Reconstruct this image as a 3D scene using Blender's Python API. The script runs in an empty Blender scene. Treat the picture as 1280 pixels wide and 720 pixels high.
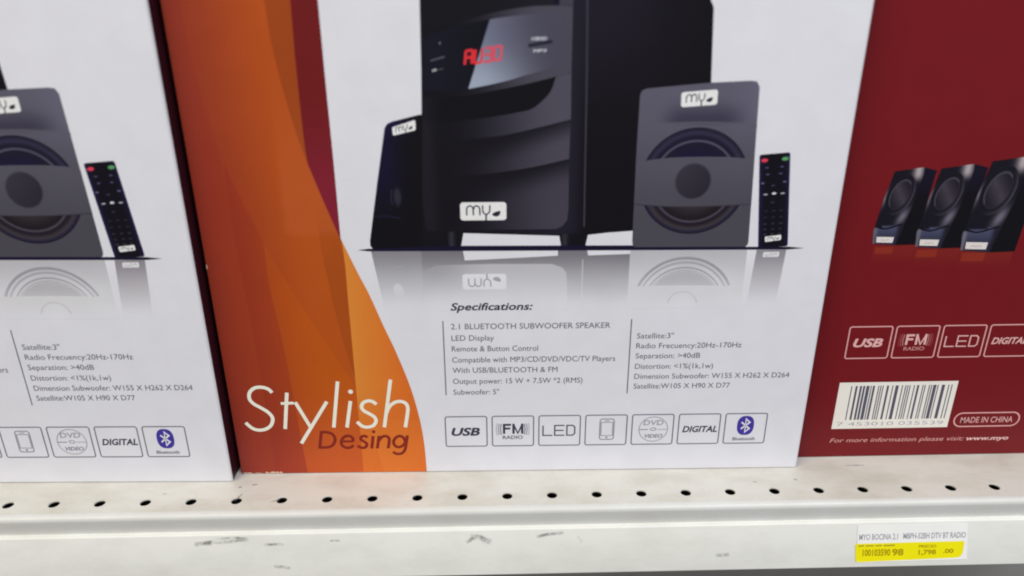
import bpy, bmesh, math, random
from mathutils import Vector, Matrix
from mathutils.geometry import delaunay_2d_cdt

SC = bpy.context.scene
COL = SC.collection
random.seed(7)

# ------------------------------------------------------------------ camera
YAW, PITCH, ROLL = 0.0206, 0.3980, -0.0055
CAM = Vector((-0.0039, -0.3513, 0.2753))
fw = Vector((math.sin(YAW) * math.cos(PITCH), math.cos(YAW) * math.cos(PITCH), -math.sin(PITCH)))
rt = Vector((math.cos(YAW), -math.sin(YAW), 0))
up = rt.cross(fw)
r2 = math.cos(ROLL) * rt + math.sin(ROLL) * up
u2 = -math.sin(ROLL) * rt + math.cos(ROLL) * up
cd = bpy.data.cameras.new('camera')
cam = bpy.data.objects.new('camera', cd)
COL.objects.link(cam)
M = Matrix((r2, u2, -fw)).transposed().to_4x4()
M.translation = CAM
cam.matrix_world = M
cd.sensor_width = 36.0
cd.lens = 950 / 1280 * 36.0
cd.clip_start = 0.01
cd.clip_end = 100
cd.dof.use_dof = True
cd.dof.focus_distance = 0.440
cd.dof.aperture_fstop = 3.6
SC.camera = cam
SC.cycles.filter_width = 2.0

# ------------------------------------------------------------------ world, lamps, exposure
w = bpy.data.worlds.new('World')
SC.world = w
w.use_nodes = True
bg = w.node_tree.nodes['Background']
bg.inputs[0].default_value = (0.93, 0.96, 1.0, 1)
bg.inputs[1].default_value = 0.29


def ceiling_lamp(loc, size, power, color, target):
    ld = bpy.data.lights.new('ceiling_lamp', 'AREA')
    ld.shape = 'RECTANGLE'
    ld.size, ld.size_y = size
    ld.energy = power
    ld.color = color
    o = bpy.data.objects.new('ceiling_lamp', ld)
    COL.objects.link(o)
    o.location = loc
    o.rotation_euler = (Vector(target) - Vector(loc)).to_track_quat('-Z', 'Y').to_euler()
    return o


ceiling_lamp((-1.35, -1.15, 1.75), (1.3, 0.35), 29, (1.0, 0.90, 0.66), (-0.2, 0, 0.05))
ceiling_lamp((0.85, -1.15, 1.75), (1.3, 0.35), 34, (0.91, 0.945, 1.0), (0.1, 0, 0.05))

SC.view_settings.view_transform = 'Standard'
SC.view_settings.look = 'None'
SC.view_settings.exposure = 0.0
SC.view_settings.gamma = 1.0
SC.view_settings.use_curve_mapping = False


# ------------------------------------------------------------------ materials
def lin1(c):
    c /= 255.0
    return c / 12.92 if c <= 0.04045 else ((c + 0.055) / 1.055) ** 2.4


KEY = 0.83


def lin(c):
    return (min(.9, lin1(c[0]) / KEY), min(.9, lin1(c[1]) / KEY), min(.9, lin1(c[2]) / KEY), 1.0)


def new_mat(name):
    m = bpy.data.materials.new(name)
    m.use_nodes = True
    nt = m.node_tree
    return m, nt, nt.nodes['Principled BSDF']


def N(nt, kind, **kw):
    n = nt.nodes.new(kind)
    for k, v in kw.items():
        setattr(n, k, v)
    return n


# laminated printed card: ink colour from the mesh, faint waviness of the board
m_print, nt, b = new_mat('printed_card')
at = N(nt, 'ShaderNodeAttribute', attribute_name='ink')
tc = N(nt, 'ShaderNodeTexCoord')
no = N(nt, 'ShaderNodeTexNoise')
no.inputs['Scale'].default_value = 60
no.inputs['Detail'].default_value = 4
nt.links.new(tc.outputs['Object'], no.inputs['Vector'])
mx = N(nt, 'ShaderNodeMix', data_type='RGBA', blend_type='MULTIPLY')
mx.inputs[0].default_value = 1.0
rp = N(nt, 'ShaderNodeMapRange')
rp.inputs['From Min'].default_value = .3
rp.inputs['From Max'].default_value = .7
rp.inputs['To Min'].default_value = .955
rp.inputs['To Max'].default_value = 1.0
nt.links.new(no.outputs['Fac'], rp.inputs['Value'])
nt.links.new(at.outputs['Color'], mx.inputs[6])
nt.links.new(rp.outputs['Result'], mx.inputs[7])
nt.links.new(mx.outputs[2], b.inputs['Base Color'])
n2 = N(nt, 'ShaderNodeTexNoise')
n2.inputs['Scale'].default_value = 14
n2.inputs['Detail'].default_value = 2
nt.links.new(tc.outputs['Object'], n2.inputs['Vector'])
bp = N(nt, 'ShaderNodeBump')
bp.inputs['Strength'].default_value = 0.25
bp.inputs['Distance'].default_value = 0.002
nt.links.new(n2.outputs['Fac'], bp.inputs['Height'])
nt.links.new(bp.outputs['Normal'], b.inputs['Normal'])
b.inputs['Roughness'].default_value = 0.36
b.inputs['Specular IOR Level'].default_value = 0.22


def painted_metal(name, base, dirt, amount, rough=.38):
    m, nt, b = new_mat(name)
    tc = N(nt, 'ShaderNodeTexCoord')
    mp = N(nt, 'ShaderNodeMapping')
    mp.inputs['Scale'].default_value = (1, 2.2, 2.2)
    nt.links.new(tc.outputs['Object'], mp.inputs['Vector'])
    a = N(nt, 'ShaderNodeTexNoise')
    a.inputs['Scale'].default_value = 22
    a.inputs['Detail'].default_value = 7
    a.inputs['Roughness'].default_value = .65
    nt.links.new(mp.outputs['Vector'], a.inputs['Vector'])
    r = N(nt, 'ShaderNodeMapRange')
    r.inputs['From Min'].default_value = .42
    r.inputs['From Max'].default_value = .78
    r.inputs['To Min'].default_value = 0
    r.inputs['To Max'].default_value = amount
    nt.links.new(a.outputs['Fac'], r.inputs['Value'])
    s = N(nt, 'ShaderNodeTexNoise')
    s.inputs['Scale'].default_value = 240
    s.inputs['Detail'].default_value = 3
    nt.links.new(mp.outputs['Vector'], s.inputs['Vector'])
    r3 = N(nt, 'ShaderNodeMapRange')
    r3.inputs['From Min'].default_value = .66
    r3.inputs['From Max'].default_value = .8
    r3.inputs['To Max'].default_value = amount * .9
    nt.links.new(s.outputs['Fac'], r3.inputs['Value'])
    ad = N(nt, 'ShaderNodeMath', operation='MAXIMUM')
    nt.links.new(r.outputs['Result'], ad.inputs[0])
    nt.links.new(r3.outputs['Result'], ad.inputs[1])
    x = N(nt, 'ShaderNodeMix', data_type='RGBA')
    nt.links.new(ad.outputs[0], x.inputs[0])
    x.inputs[6].default_value = (*base, 1)
    x.inputs[7].default_value = (*dirt, 1)
    nt.links.new(x.outputs[2], b.inputs['Base Color'])
    q = N(nt, 'ShaderNodeMapRange')
    q.inputs['To Min'].default_value = rough - .06
    q.inputs['To Max'].default_value = rough + .16
    nt.links.new(a.outputs['Fac'], q.inputs['Value'])
    nt.links.new(q.outputs['Result'], b.inputs['Roughness'])
    f = N(nt, 'ShaderNodeTexNoise')
    f.inputs['Scale'].default_value = 900
    nt.links.new(tc.outputs['Object'], f.inputs['Vector'])
    bu = N(nt, 'ShaderNodeBump')
    bu.inputs['Strength'].default_value = .12
    bu.inputs['Distance'].default_value = .0004
    nt.links.new(f.outputs['Fac'], bu.inputs['Height'])
    nt.links.new(bu.outputs['Normal'], b.inputs['Normal'])
    return m


m_deck = painted_metal('cream_painted_steel', (.655, .638, .60), (.46, .42, .35), .8)
m_lip = painted_metal('cream_painted_lip', (.665, .67, .665), (.5, .47, .4), .35)
m_chan = painted_metal('white_price_channel', (.80, .80, .775), (.5, .5, .46), .4, .42)
m_dark = painted_metal('blocker_dark', (.05, .05, .055), (.03, .03, .03), .5, .6)
m_back = painted_metal('shelf_back_paint', (.6, .58, .53), (.45, .42, .38), .4, .5)
m_floor = painted_metal('grey_vinyl_floor', (.16, .155, .17), (.08, .08, .09), .6, .45)

m_scuff, nt, b = new_mat('rubbed_grey_scuff')
b.inputs['Base Color'].default_value = (.27, .27, .28, 1)
b.inputs['Roughness'].default_value = .7
tc = N(nt, 'ShaderNodeTexCoord')
no = N(nt, 'ShaderNodeTexNoise')
no.inputs['Scale'].default_value = 260
no.inputs['Detail'].default_value = 6
nt.links.new(tc.outputs['Object'], no.inputs['Vector'])
r = N(nt, 'ShaderNodeMapRange')
r.inputs['From Min'].default_value = .34
r.inputs['From Max'].default_value = .68
r.inputs['To Max'].default_value = .85
nt.links.new(no.outputs['Fac'], r.inputs['Value'])
fa = N(nt, 'ShaderNodeAttribute', attribute_name='fade')
mu = N(nt, 'ShaderNodeMath', operation='MULTIPLY')
nt.links.new(r.outputs['Result'], mu.inputs[0])
nt.links.new(fa.outputs['Fac'], mu.inputs[1])
nt.links.new(mu.outputs[0], b.inputs['Alpha'])


# ------------------------------------------------------------------ helpers
def link(o, parent=None):
    COL.objects.link(o)
    if parent:
        o.parent = parent
    return o


def tag(o, label, cat, group=None):
    o['label'] = label
    o['category'] = cat
    if group:
        o['group'] = group


def empty(name, loc, rz=0):
    o = bpy.data.objects.new(name, None)
    o.empty_display_size = .05
    o.location = loc
    o.rotation_euler = (0, 0, rz)
    return link(o)


def mesh_obj(name, verts, faces, mat, parent=None, smooth=False):
    me = bpy.data.meshes.new(name)
    me.from_pydata(verts, [], faces)
    me.materials.append(mat)
    if smooth:
        for p in me.polygons:
            p.use_smooth = True
    me.update()
    return link(bpy.data.objects.new(name, me), parent)


def interp(curve, x, ax=0):
    pts = sorted(curve, key=lambda p: p[ax])
    if x <= pts[0][ax]:
        return pts[0][1 - ax]
    for a, b_ in zip(pts, pts[1:]):
        if x <= b_[ax]:
            t = (x - a[ax]) / max(1e-9, b_[ax] - a[ax])
            return a[1 - ax] + t * (b_[1 - ax] - a[1 - ax])
    return pts[-1][1 - ax]


def cl(x, a=0., b_=1.):
    return max(a, min(b_, x))


def ss(a, b_, x):
    t = cl((x - a) / (b_ - a))
    return t * t * (3 - 2 * t)


def mixc(a, b_, t):
    return tuple(a[i] + (b_[i] - a[i]) * t for i in range(3))


def spline(pts, n=6, closed=False):
    """Catmull-Rom through the points."""
    out = []
    L = len(pts)
    rng = range(L) if closed else range(L - 1)
    for i in rng:
        if closed:
            p0, p1, p2, p3 = (pts[(i + k) % L] for k in (-1, 0, 1, 2))
        else:
            p1, p2 = pts[i], pts[i + 1]
            p0 = pts[i - 1] if i else (2 * p1[0] - p2[0], 2 * p1[1] - p2[1])
            p3 = pts[i + 2] if i + 2 < L else (2 * p2[0] - p1[0], 2 * p2[1] - p1[1])
        for k in range(n):
            t = k / n
            out.append(tuple(.5 * (2 * p1[j] + (p2[j] - p0[j]) * t + (2 * p0[j] - 5 * p1[j] + 4 * p2[j] - p3[j]) * t * t
                                   + (3 * p1[j] - p0[j] - 3 * p2[j] + p3[j]) * t ** 3) for j in (0, 1)))
    if not closed:
        out.append(tuple(pts[-1]))
    return out


def inside(p, poly):
    x, y = p
    c = False
    j = len(poly) - 1
    for i in range(len(poly)):
        xi, yi = poly[i]
        xj, yj = poly[j]
        if (yi > y) != (yj > y) and x < (xj - xi) * (y - yi) / (yj - yi) + xi:
            c = not c
        j = i
    return c


LAYER = 0.000012
_font_cache = {}


def glyph_mesh(s, shear=0.0, bold=0.0):
    """Built-in font text as (verts, faces), scaled so that a capital is 1 high and the width is reported."""
    k = (s, shear, bold)
    if k in _font_cache:
        return _font_cache[k]

    def raw(t):
        cu = bpy.data.curves.new('lettering', 'FONT')
        cu.body = t
        cu.shear = shear
        cu.offset = bold
        cu.resolution_u = 3
        cu.fill_mode = 'FRONT'
        o = bpy.data.objects.new('lettering', cu)
        me = bpy.data.meshes.new_from_object(o)
        v = [(p.co.x, p.co.y) for p in me.vertices]
        f = [tuple(p.vertices) for p in me.polygons]
        bpy.data.meshes.remove(me)
        bpy.data.objects.remove(o)
        bpy.data.curves.remove(cu)
        return v, f
    hv, _ = raw('H')
    cap = max(p[1] for p in hv) - min(p[1] for p in hv)
    v, f = raw(s)
    x0 = min(p[0] for p in v)
    x1 = max(p[0] for p in v)
    v = [((x - x0) / (x1 - x0), y / cap) for x, y in v]
    _font_cache[k] = (v, f)
    return v, f


class Ink:
    """Flat print on a panel: u to the right, v up, millimetres; each layer lies a hair above the last."""

    def __init__(self):
        self.v, self.f, self.c = [], [], []

    def _add(self, pts, faces, col, layer):
        n = len(self.v)
        y = -LAYER * layer
        for u, v in pts:
            self.v.append((u * .001, y, v * .001))
            self.c.append(lin(col(u, v) if callable(col) else col))
        for fc in faces:
            self.f.append(tuple(n + i for i in fc))

    def poly(self, pts, col, layer, grid=None):
        pts = [tuple(p[:2]) for p in pts]
        clean = []
        for p in pts:
            if not clean or math.hypot(p[0] - clean[-1][0], p[1] - clean[-1][1]) > 1e-4:
                clean.append(p)
        if math.hypot(clean[0][0] - clean[-1][0], clean[0][1] - clean[-1][1]) < 1e-4:
            clean.pop()
        pts = clean
        if grid:                       # densify edges and add inner points so gradients read smoothly
            d = []
            for a, b_ in zip(pts, pts[1:] + pts[:1]):
                m = max(1, int(math.hypot(b_[0] - a[0], b_[1] - a[1]) / grid))
                d += [(a[0] + (b_[0] - a[0]) * k / m, a[1] + (b_[1] - a[1]) * k / m) for k in range(m)]
            ext = []
            x0, x1 = min(p[0] for p in d), max(p[0] for p in d)
            y0, y1 = min(p[1] for p in d), max(p[1] for p in d)
            yy = y0 + grid / 2
            while yy < y1:
                xx = x0 + grid / 2
                while xx < x1:
                    if inside((xx, yy), d):
                        ext.append((xx, yy))
                    xx += grid
                yy += grid
            pts, bn = d + ext, len(d)
        else:
            bn = len(pts)
        vs, es, fs, *_ = delaunay_2d_cdt([Vector(p) for p in pts], [], [list(range(bn))], 1, 1e-5)
        fs = [f if sum((vs[f[i]][0] * vs[f[(i + 1) % len(f)]][1] - vs[f[(i + 1) % len(f)]][0] * vs[f[i]][1]) for i in range(len(f))) > 0 else f[::-1] for f in fs]
        self._add([(p[0], p[1]) for p in vs], fs, col, layer)

    def stroke(self, pts, wd, col, layer, closed=False):
        n = len(pts)
        L, R = [], []
        for i in range(n):
            a = pts[(i - 1) % n] if (closed or i) else pts[0]
            c = pts[(i + 1) % n] if (closed or i < n - 1) else pts[-1]
            p = pts[i]
            d1 = Vector((p[0] - a[0], p[1] - a[1]))
            d2 = Vector((c[0] - p[0], c[1] - p[1]))
            d1 = d1.normalized() if d1.length > 1e-7 else d2.normalized()
            d2 = d2.normalized() if d2.length > 1e-7 else d1
            t = (d1 + d2)
            t = t.normalized() if t.length > 1e-4 else d1
            nn = Vector((-t.y, t.x))
            k = min(1.6, 1 / max(.4, nn.dot(Vector((-d1.y, d1.x)))))
            L.append((p[0] + nn.x * wd / 2 * k, p[1] + nn.y * wd / 2 * k))
            R.append((p[0] - nn.x * wd / 2 * k, p[1] - nn.y * wd / 2 * k))
        fs = []
        for i in range(n if closed else n - 1):
            j = (i + 1) % n
            fs.append((n + i, n + j, j, i))
        self._add(L + R, fs, col, layer)

    def radial(self, c, rx, ry, col, layer, radii, n=56, skew=0.0, rot=0.0):
        pts = []
        for rr in radii:
            for k in range(n):
                a = 2 * math.pi * k / n
                x, y = rx * rr * math.cos(a), ry * rr * math.sin(a)
                pts.append((c[0] + x * math.cos(rot) - y * math.sin(rot), c[1] + x * math.sin(rot) + y * math.cos(rot)))
        fs = [tuple(range(n))]
        for q in range(len(radii) - 1):
            for k in range(n):
                j = (k + 1) % n
                fs.append((q * n + k, (q + 1) * n + k, (q + 1) * n + j, q * n + j))
        nb = len(self.v)
        y = -LAYER * layer
        for i, (u, v) in enumerate(pts):
            self.v.append((u * .001, y, v * .001))
            self.c.append(lin(col(radii[i // n], 2 * math.pi * (i % n) / n)))
        for f in fs:
            self.f.append(tuple(nb + i for i in f))

    def ellipse(self, c, rx, ry, col, layer, n=32, rot=0.0):
        pts = []
        for k in range(n):
            a = 2 * math.pi * k / n
            x, y = rx * math.cos(a), ry * math.sin(a)
            pts.append((c[0] + x * math.cos(rot) - y * math.sin(rot), c[1] + x * math.sin(rot) + y * math.cos(rot)))
        self._add(pts, [tuple(range(n))], col, layer)

    def rrect_pts(self, x0, y0, x1, y1, r, n=5):
        o = []
        for cx, cy, a0 in ((x1 - r, y1 - r, 0), (x0 + r, y1 - r, 90), (x0 + r, y0 + r, 180), (x1 - r, y0 + r, 270)):
            for k in range(n + 1):
                a = math.radians(a0 + 90 * k / n)
                o.append((cx + r * math.cos(a), cy + r * math.sin(a)))
        return o

    def text(self, s, u0, v0, u1, cap, col, layer, shear=0.0, bold=0.0):
        v, f = glyph_mesh(s, shear, bold)
        self._add([(u0 + x * (u1 - u0), v0 + y * cap) for x, y in v], f, col, layer)

    def build(self, name, parent, mat=None):
        me = bpy.data.meshes.new(name)
        me.from_pydata(self.v, [], self.f)
        me.materials.append(mat or m_print)
        at_ = me.attributes.new('ink', 'FLOAT_COLOR', 'POINT')
        at_.data.foreach_set('color', [x for c in self.c for x in c])
        me.update()
        return link(bpy.data.objects.new(name, me), parent)


WHITE = (212, 212, 221)
MAROON = (109, 20, 26)


def quad_map(q):
    """TL, TR, BR, BL corners -> function of (x right, y down) in 0..1."""
    (a, b_, c, d) = q

    def f(x, y):
        return tuple((a[i] * (1 - x) + b_[i] * x) * (1 - y) + (d[i] * (1 - x) + c[i] * x) * y for i in (0, 1))
    return f


def logo_badge(parent, q, layer, fine=True, plate=(222, 222, 228), inkc=(38, 35, 52)):
    """White rounded plate with 'my' and a leaf."""
    I = Ink()
    f = quad_map(q)
    asp = math.hypot(q[1][0] - q[0][0], q[1][1] - q[0][1]) / math.hypot(q[3][0] - q[0][0], q[3][1] - q[0][1])
    W = math.hypot(q[1][0] - q[0][0], q[1][1] - q[0][1])
    ry = .17
    rx = ry / asp
    o = []
    for cx, cy, a0 in ((1 - rx, ry, -90), (1 - rx, 1 - ry, 0), (rx, 1 - ry, 90), (rx, ry, 180)):
        for k in range(6):
            a = math.radians(a0 + 90 * k / 5)
            o.append(f(cx + rx * math.cos(a), cy + ry * math.sin(a)))
    I.poly(o[::-1], plate, layer)
    wd = W * .031
    arch = [(.14, .72), (.14, .40), (.155, .28), (.2, .2), (.245, .22), (.278, .34), (.283, .72)]
    arch2 = [(.287, .40), (.305, .26), (.35, .2), (.395, .24), (.422, .36), (.425, .72)]
    yl = [(.487, .17), (.488, .44), (.505, .58), (.56, .68), (.62, .58), (.64, .44), (.643, .17)]
    I.stroke([f(*p) for p in spline(arch, 5)], wd, inkc, layer + 1)
    I.stroke([f(*p) for p in spline(arch2, 5)], wd, inkc, layer + 2)
    I.stroke([f(*p) for p in spline(yl, 5)], wd, inkc, layer + 1)
    I.stroke([f(.562, .66), f(.557, 1.0)], wd * 1.15, inkc, layer + 2)
    leaf = [(.69, .69), (.74, .56), (.82, .5), (.868, .49), (.868, .62), (.84, .74), (.785, .8), (.73, .77)]
    I.poly([f(*p) for p in spline(leaf, 4, True)][::-1], inkc, layer + 1)
    I.ellipse(f(.895, .2), W * .012, W * .012, mixc(plate, inkc, .2), layer + 1, 8)
    return I.build('logo_badge', parent)


# ------------------------------------------------------------------ carton body
def carton_body(parent, W, D, H, front, side, edge_l, edge_r, side_r=None):
    """Board carton with rounded vertical corners, a slightly soft foot and closed top flaps."""
    r = .0011
    prof = []
    tags = []
    for cx, cy, a0, tg in ((W - r, r, -90, 'fr'), (W - r, D - r, 0, 'br'), (r, D - r, 90, 'bl'), (r, r, 180, 'fl')):
        for k in range(4):
            a = math.radians(a0 + 30 * k)
            prof.append((cx + r * math.cos(a), cy + r * math.sin(a)))
            tags.append(tg)
    n = len(prof)
    zs = [(0.0, .0008), (.0007, 0), (H - .0008, 0), (H, .0009)]
    v, f, colr = [], [], []
    for z, ins in zs:
        for x, y in prof:
            sx = 1 - 2 * ins / W
            sy = 1 - 2 * ins / D
            v.append((W / 2 + (x - W / 2) * sx, D / 2 + (y - D / 2) * sy, z))
    for q in range(len(zs) - 1):
        for k in range(n):
            j = (k + 1) % n
            f.append((q * n + k, q * n + j, (q + 1) * n + j, (q + 1) * n + k))
            a, b_ = tags[k], tags[j]
            if a == b_:
                colr.append({'fr': edge_r, 'fl': edge_l}.get(a, side))
            elif {a, b_} == {'fr', 'fl'}:
                colr.append(front)
            elif {a, b_} == {'br', 'bl'}:
                colr.append(front)
            else:
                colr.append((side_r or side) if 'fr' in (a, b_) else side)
    f.append(tuple(range(n))[::-1])
    colr.append((120, 95, 66))
    f.append(tuple((len(zs) - 1) * n + k for k in range(n)))
    colr.append(side)
    me = bpy.data.meshes.new('carton')
    me.from_pydata(v, [], f)
    me.materials.append(m_print)
    a_ = me.attributes.new('ink', 'FLOAT_COLOR', 'CORNER')
    for p, c in zip(me.polygons, colr):
        for li in p.loop_indices:
            a_.data[li].color = lin(c)
    me.update()
    o = link(bpy.data.objects.new('carton', me), parent)
    # two top flaps meeting in a seam
    for k in (0, 1):
        I = Ink()
        I.poly([(1, 1), (W * 1000 - 1, 1), (W * 1000 - 1, D * 500 - 1), (1, D * 500 - 1)], side, 0)
        g = I.build('top_flap', parent)
        me = g.data
        for vv in me.vertices:
            x, _, z = vv.co
            vv.co = (x, z + k * D / 2, H + .0006)
    return o


# ------------------------------------------------------------------ front artwork of the white cartons
def swoosh(parent):
    I = Ink()
    TOP = 344.0
    edge = [(72.2, 146.8), (79.4, 127.7), (84.8, 114.3), (90.7, 96.8), (96.6, 80.3), (103.1, 58.7), (107.1, 38.9), (109.1, 21.2), (109.8, .6)]
    mar_l = [(61.5, TOP), (59.8, 262.4), (59.1, 237.4), (58.9, 201.1), (59.4, 186.4), (65.3, 167.0), (72.2, 146.0)]
    mar_r = [(72.4, TOP), (72.4, 262.4), (72.3, 226.6), (72.4, 187.9), (72.2, 146.8)]
    B1 = [(11.5, TOP), (9.4, 262.7), (10.2, 236.2), (14.7, 203.4), (19.6, 181.5), (32.2, 145.0), (47.9, 108.4), (62.8, 77.7), (71.5, 60.4)]
    B2 = [(46.5, TOP), (48.0, 262.5), (49.4, 237.4), (54.2, 207.8), (59.4, 186.4)]
    B3 = [(59.9, 171.6), (62.4, 132.0), (67.5, 90.5), (72.4, 65.5)]
    B4 = [(72.6, 145.0), (73.2, 131.9), (73.0, 113.8), (72.9, 90.4), (72.7, 57.8), (72.6, 17.5), (72.3, .6)]
    B5 = [(17.2, 172.0), (17.7, 141.1), (19.6, 88.6), (20.2, 50.6), (20.5, .6)]
    B6 = [(32.2, 145.0), (32.0, 122.1), (34.9, 88.4), (36.3, 65.4), (37.9, 29.0), (39.4, .6)]
    B7 = [(78.0, 38.0), (79.4, 28.4), (81.8, 14.6), (84.4, .6)]

    def base(u, v):
        t = cl(u / 62)
        c = mixc((138, 48, 31), (172, 78, 24), ss(0, 1, t))
        if v < 70:
            c = mixc(c, mixc((130, 42, 34), (180, 80, 36), t), ss(70, 5, v))
        if v > 150:
            c = mixc(c, mixc((142, 54, 33), (170, 74, 26), ss(.1, .8, t)), ss(150, 230, v))
            if u > 45:
                c = mixc(c, (178, 84, 42), ss(235, 170, v) * .6)
        return c
    mul = lambda k: (lambda u, v: tuple(x * k for x in base(u, v)))
    add = lambda d: (lambda u, v: tuple(cl(x + y, 0, 255) for x, y in zip(base(u, v), d)))
    e, ml, mr = spline(edge, 6), spline(mar_l[:5], 4) + spline(mar_l[4:], 4), spline(mar_r, 4)
    b1, b2, b3, b4, b5, b6, b7 = (spline(x, 4) for x in (B1, B2, B3, B4, B5, B6, B7))
    I.poly([(.6, .6)] + e[::-1] + mr[::-1] + [(.6, TOP)], base, 1, 4)
    I.poly(ml + mr[::-1], lambda u, v: mixc((104, 24, 26), (122, 30, 48), ss(225, 165, v)), 2, 6)
    I.poly(b2 + [p for p in ml[::-1] if p[1] > 186.5], mul(.87), 2, 4)
    I.poly([(.6, TOP), (.6, .6)] + b5[::-1] + [p for p in b1[::-1] if p[1] > 188], lambda u, v: add((-2 * ss(120, 200, v), -4 * ss(110, 190, v), 1 * ss(120, 200, v)))(u, v), 2, 5)
    I.poly([p for p in b3] + [p for p in b4[::-1] if p[1] > 66] + [p for p in ml[::-1] if p[1] < 171.4], lambda u, v: mul(1 - .08 * ss(172, 125, v))(u, v), 2, 4)
    I.poly([p for p in b6] + [(72.3, .6)] + [p for p in b4[::-1] if p[1] < 60] + [p for p in b1[::-1] if p[1] < 144.5],
           lambda u, v: mixc(add((6, 4, -4))(u, v), (188, 84, 38), ss(60, 0, v) * .6), 2, 4)
    I.poly(b5 + b6[::-1] + [p for p in b1[::-1] if 145 < p[1] < 188], add((-5, -6, 0)), 2, 4)
    yel = lambda u, v: mixc((208, 128, 52), (206, 104, 38), cl((u - 73) / 28))
    I.poly(b4 + e[::-1], lambda u, v: mixc(yel(u, v), (202, 98, 36), ss(60, 20, v) * .75), 3, 4)
    I.poly(b7 + [p for p in e[::-1] if p[1] < 38], lambda u, v: mixc((206, 112, 44), (206, 106, 40), cl((u - 80) / 28)), 4, 4)
    I.build('swoosh_print', parent)
    # worn board at the foot of the panel
    for a, b_, h in ((1.2, 7.0, .9), (8.5, 13.0, .6), (14.5, 24.5, 1.0)):
        J = Ink()
        pts = [(a, .7)]
        k = a
        while k < b_:
            pts.append((k, .9 + random.random() * h))
            k += .9
        pts.append((b_, .7))
        J.poly(pts[::-1], (206, 178, 160), 3)
        J.build('edge_wear', parent)
    J = Ink()
    J.poly([(.5, 130), (1.1, 131.2), (1.0, 132.6), (.5, 133.2)], (206, 170, 140), 3)
    J.build('edge_wear', parent)


def headline(parent):
    I = Ink()
    cr = (248, 228, 212)
    wd = 2.05
    S = [(25.2, 55.4), (23.4, 57.7), (19.8, 59.0), (15.7, 58.5), (12.6, 55.6), (12.0, 51.5), (13.9, 48.3), (17.6, 45.6), (21.3, 42.6), (23.4, 38.6), (21.9, 33.9), (18.4, 31.3), (14.4, 30.7), (10.8, 32.1), (7.6, 35.8)]
    I.stroke(spline(S, 6), wd, cr, 6)
    I.stroke([(33.5, 55.3), (29.7, 31.3)], wd, cr, 6)
    I.stroke([(29.2, 48.3), (36.6, 48.5)], wd * .85, cr, 7)
    I.stroke([(37.5, 49.0), (44.4, 32.3)], wd, cr, 6)
    I.stroke([(55.4, 49.2), (37.9, 21.3)], wd, cr, 7)
    I.stroke([(62.7, 62.2), (57.7, 31.9)], wd, cr, 6)
    I.stroke([(68.8, 49.4), (65.3, 31.8)], wd, cr, 6)
    I.ellipse((69.4, 55.5), 1.4, 1.4, cr, 6, 16)
    s = [(83.4, 47.1), (81.4, 48.8), (79.0, 49.4), (76.1, 48.3), (74.8, 45.5), (75.9, 42.9), (78.8, 40.9), (81.5, 38.7), (82.3, 36.0), (80.6, 33.0), (77.2, 31.9), (74.0, 32.7), (71.4, 35.6)]
    I.stroke(spline(s, 6), wd, cr, 6)
    I.stroke([(92.4, 63.0), (86.8, 31.7)], wd, cr, 6)
    h = [(88.6, 41.0), (90.6, 45.4), (93.7, 48.1), (97.0, 48.8), (99.8, 47.7), (101.0, 45.0), (100.7, 41.1), (98.9, 31.5)]
    I.stroke(spline(h, 6), wd, cr, 7)
    I.build('headline_lettering', parent)
    J = Ink()
    dk = (124, 36, 26)
    wd = 1.75
    J.stroke([(50.3, 29.4), (48.1, 17.5)], wd, dk, 6)
    J.stroke(spline([(49.4, 28.8), (53.5, 28.7), (56.6, 27.2), (57.7, 23.9), (56.3, 20.3), (53.2, 18.5), (47.9, 18.3)], 6), wd, dk, 7)
    J.stroke([(61.4, 22.3), (68.0, 22.3)], wd * .8, dk, 7)
    J.stroke(spline([(68.1, 22.2), (67.8, 24.7), (65.7, 26.1), (63.0, 25.3), (61.2, 22.6), (61.4, 19.6), (63.6, 18.0), (66.2, 18.2), (68.0, 19.6)], 5), wd, dk, 6)
    J.stroke(spline([(76.6, 24.9), (74.9, 25.9), (73.0, 25.3), (72.7, 23.4), (74.4, 22.0), (75.8, 20.4), (75.0, 18.3), (72.6, 17.8), (70.2, 19.1)], 5), wd, dk, 6)
    J.stroke([(79.9, 25.8), (78.4, 17.2)], wd, dk, 6)
    J.ellipse((80.4, 28.7), 1.05, 1.05, dk, 6, 14)
    J.stroke([(83.3, 25.9), (81.7, 17.2)], wd, dk, 6)
    J.stroke(spline([(82.7, 22.3), (84.9, 25.0), (87.3, 25.6), (88.9, 24.3), (88.9, 21.7), (88.0, 17.2)], 5), wd, dk, 7)
    J.stroke(spline([(99.7, 26.0), (98.9, 21.5), (97.9, 16.6), (96.0, 13.8), (93.1, 13.2), (90.6, 14.6)], 5), wd, dk, 6)
    J.stroke(spline([(98.2, 22.2), (97.2, 24.6), (95.0, 25.6), (92.4, 23.9), (91.4, 20.9), (92.9, 18.3), (95.3, 18.2), (97.6, 20.0)], 5, True), wd, dk, 7, True)
    J.build('subhead_lettering', parent)


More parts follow.
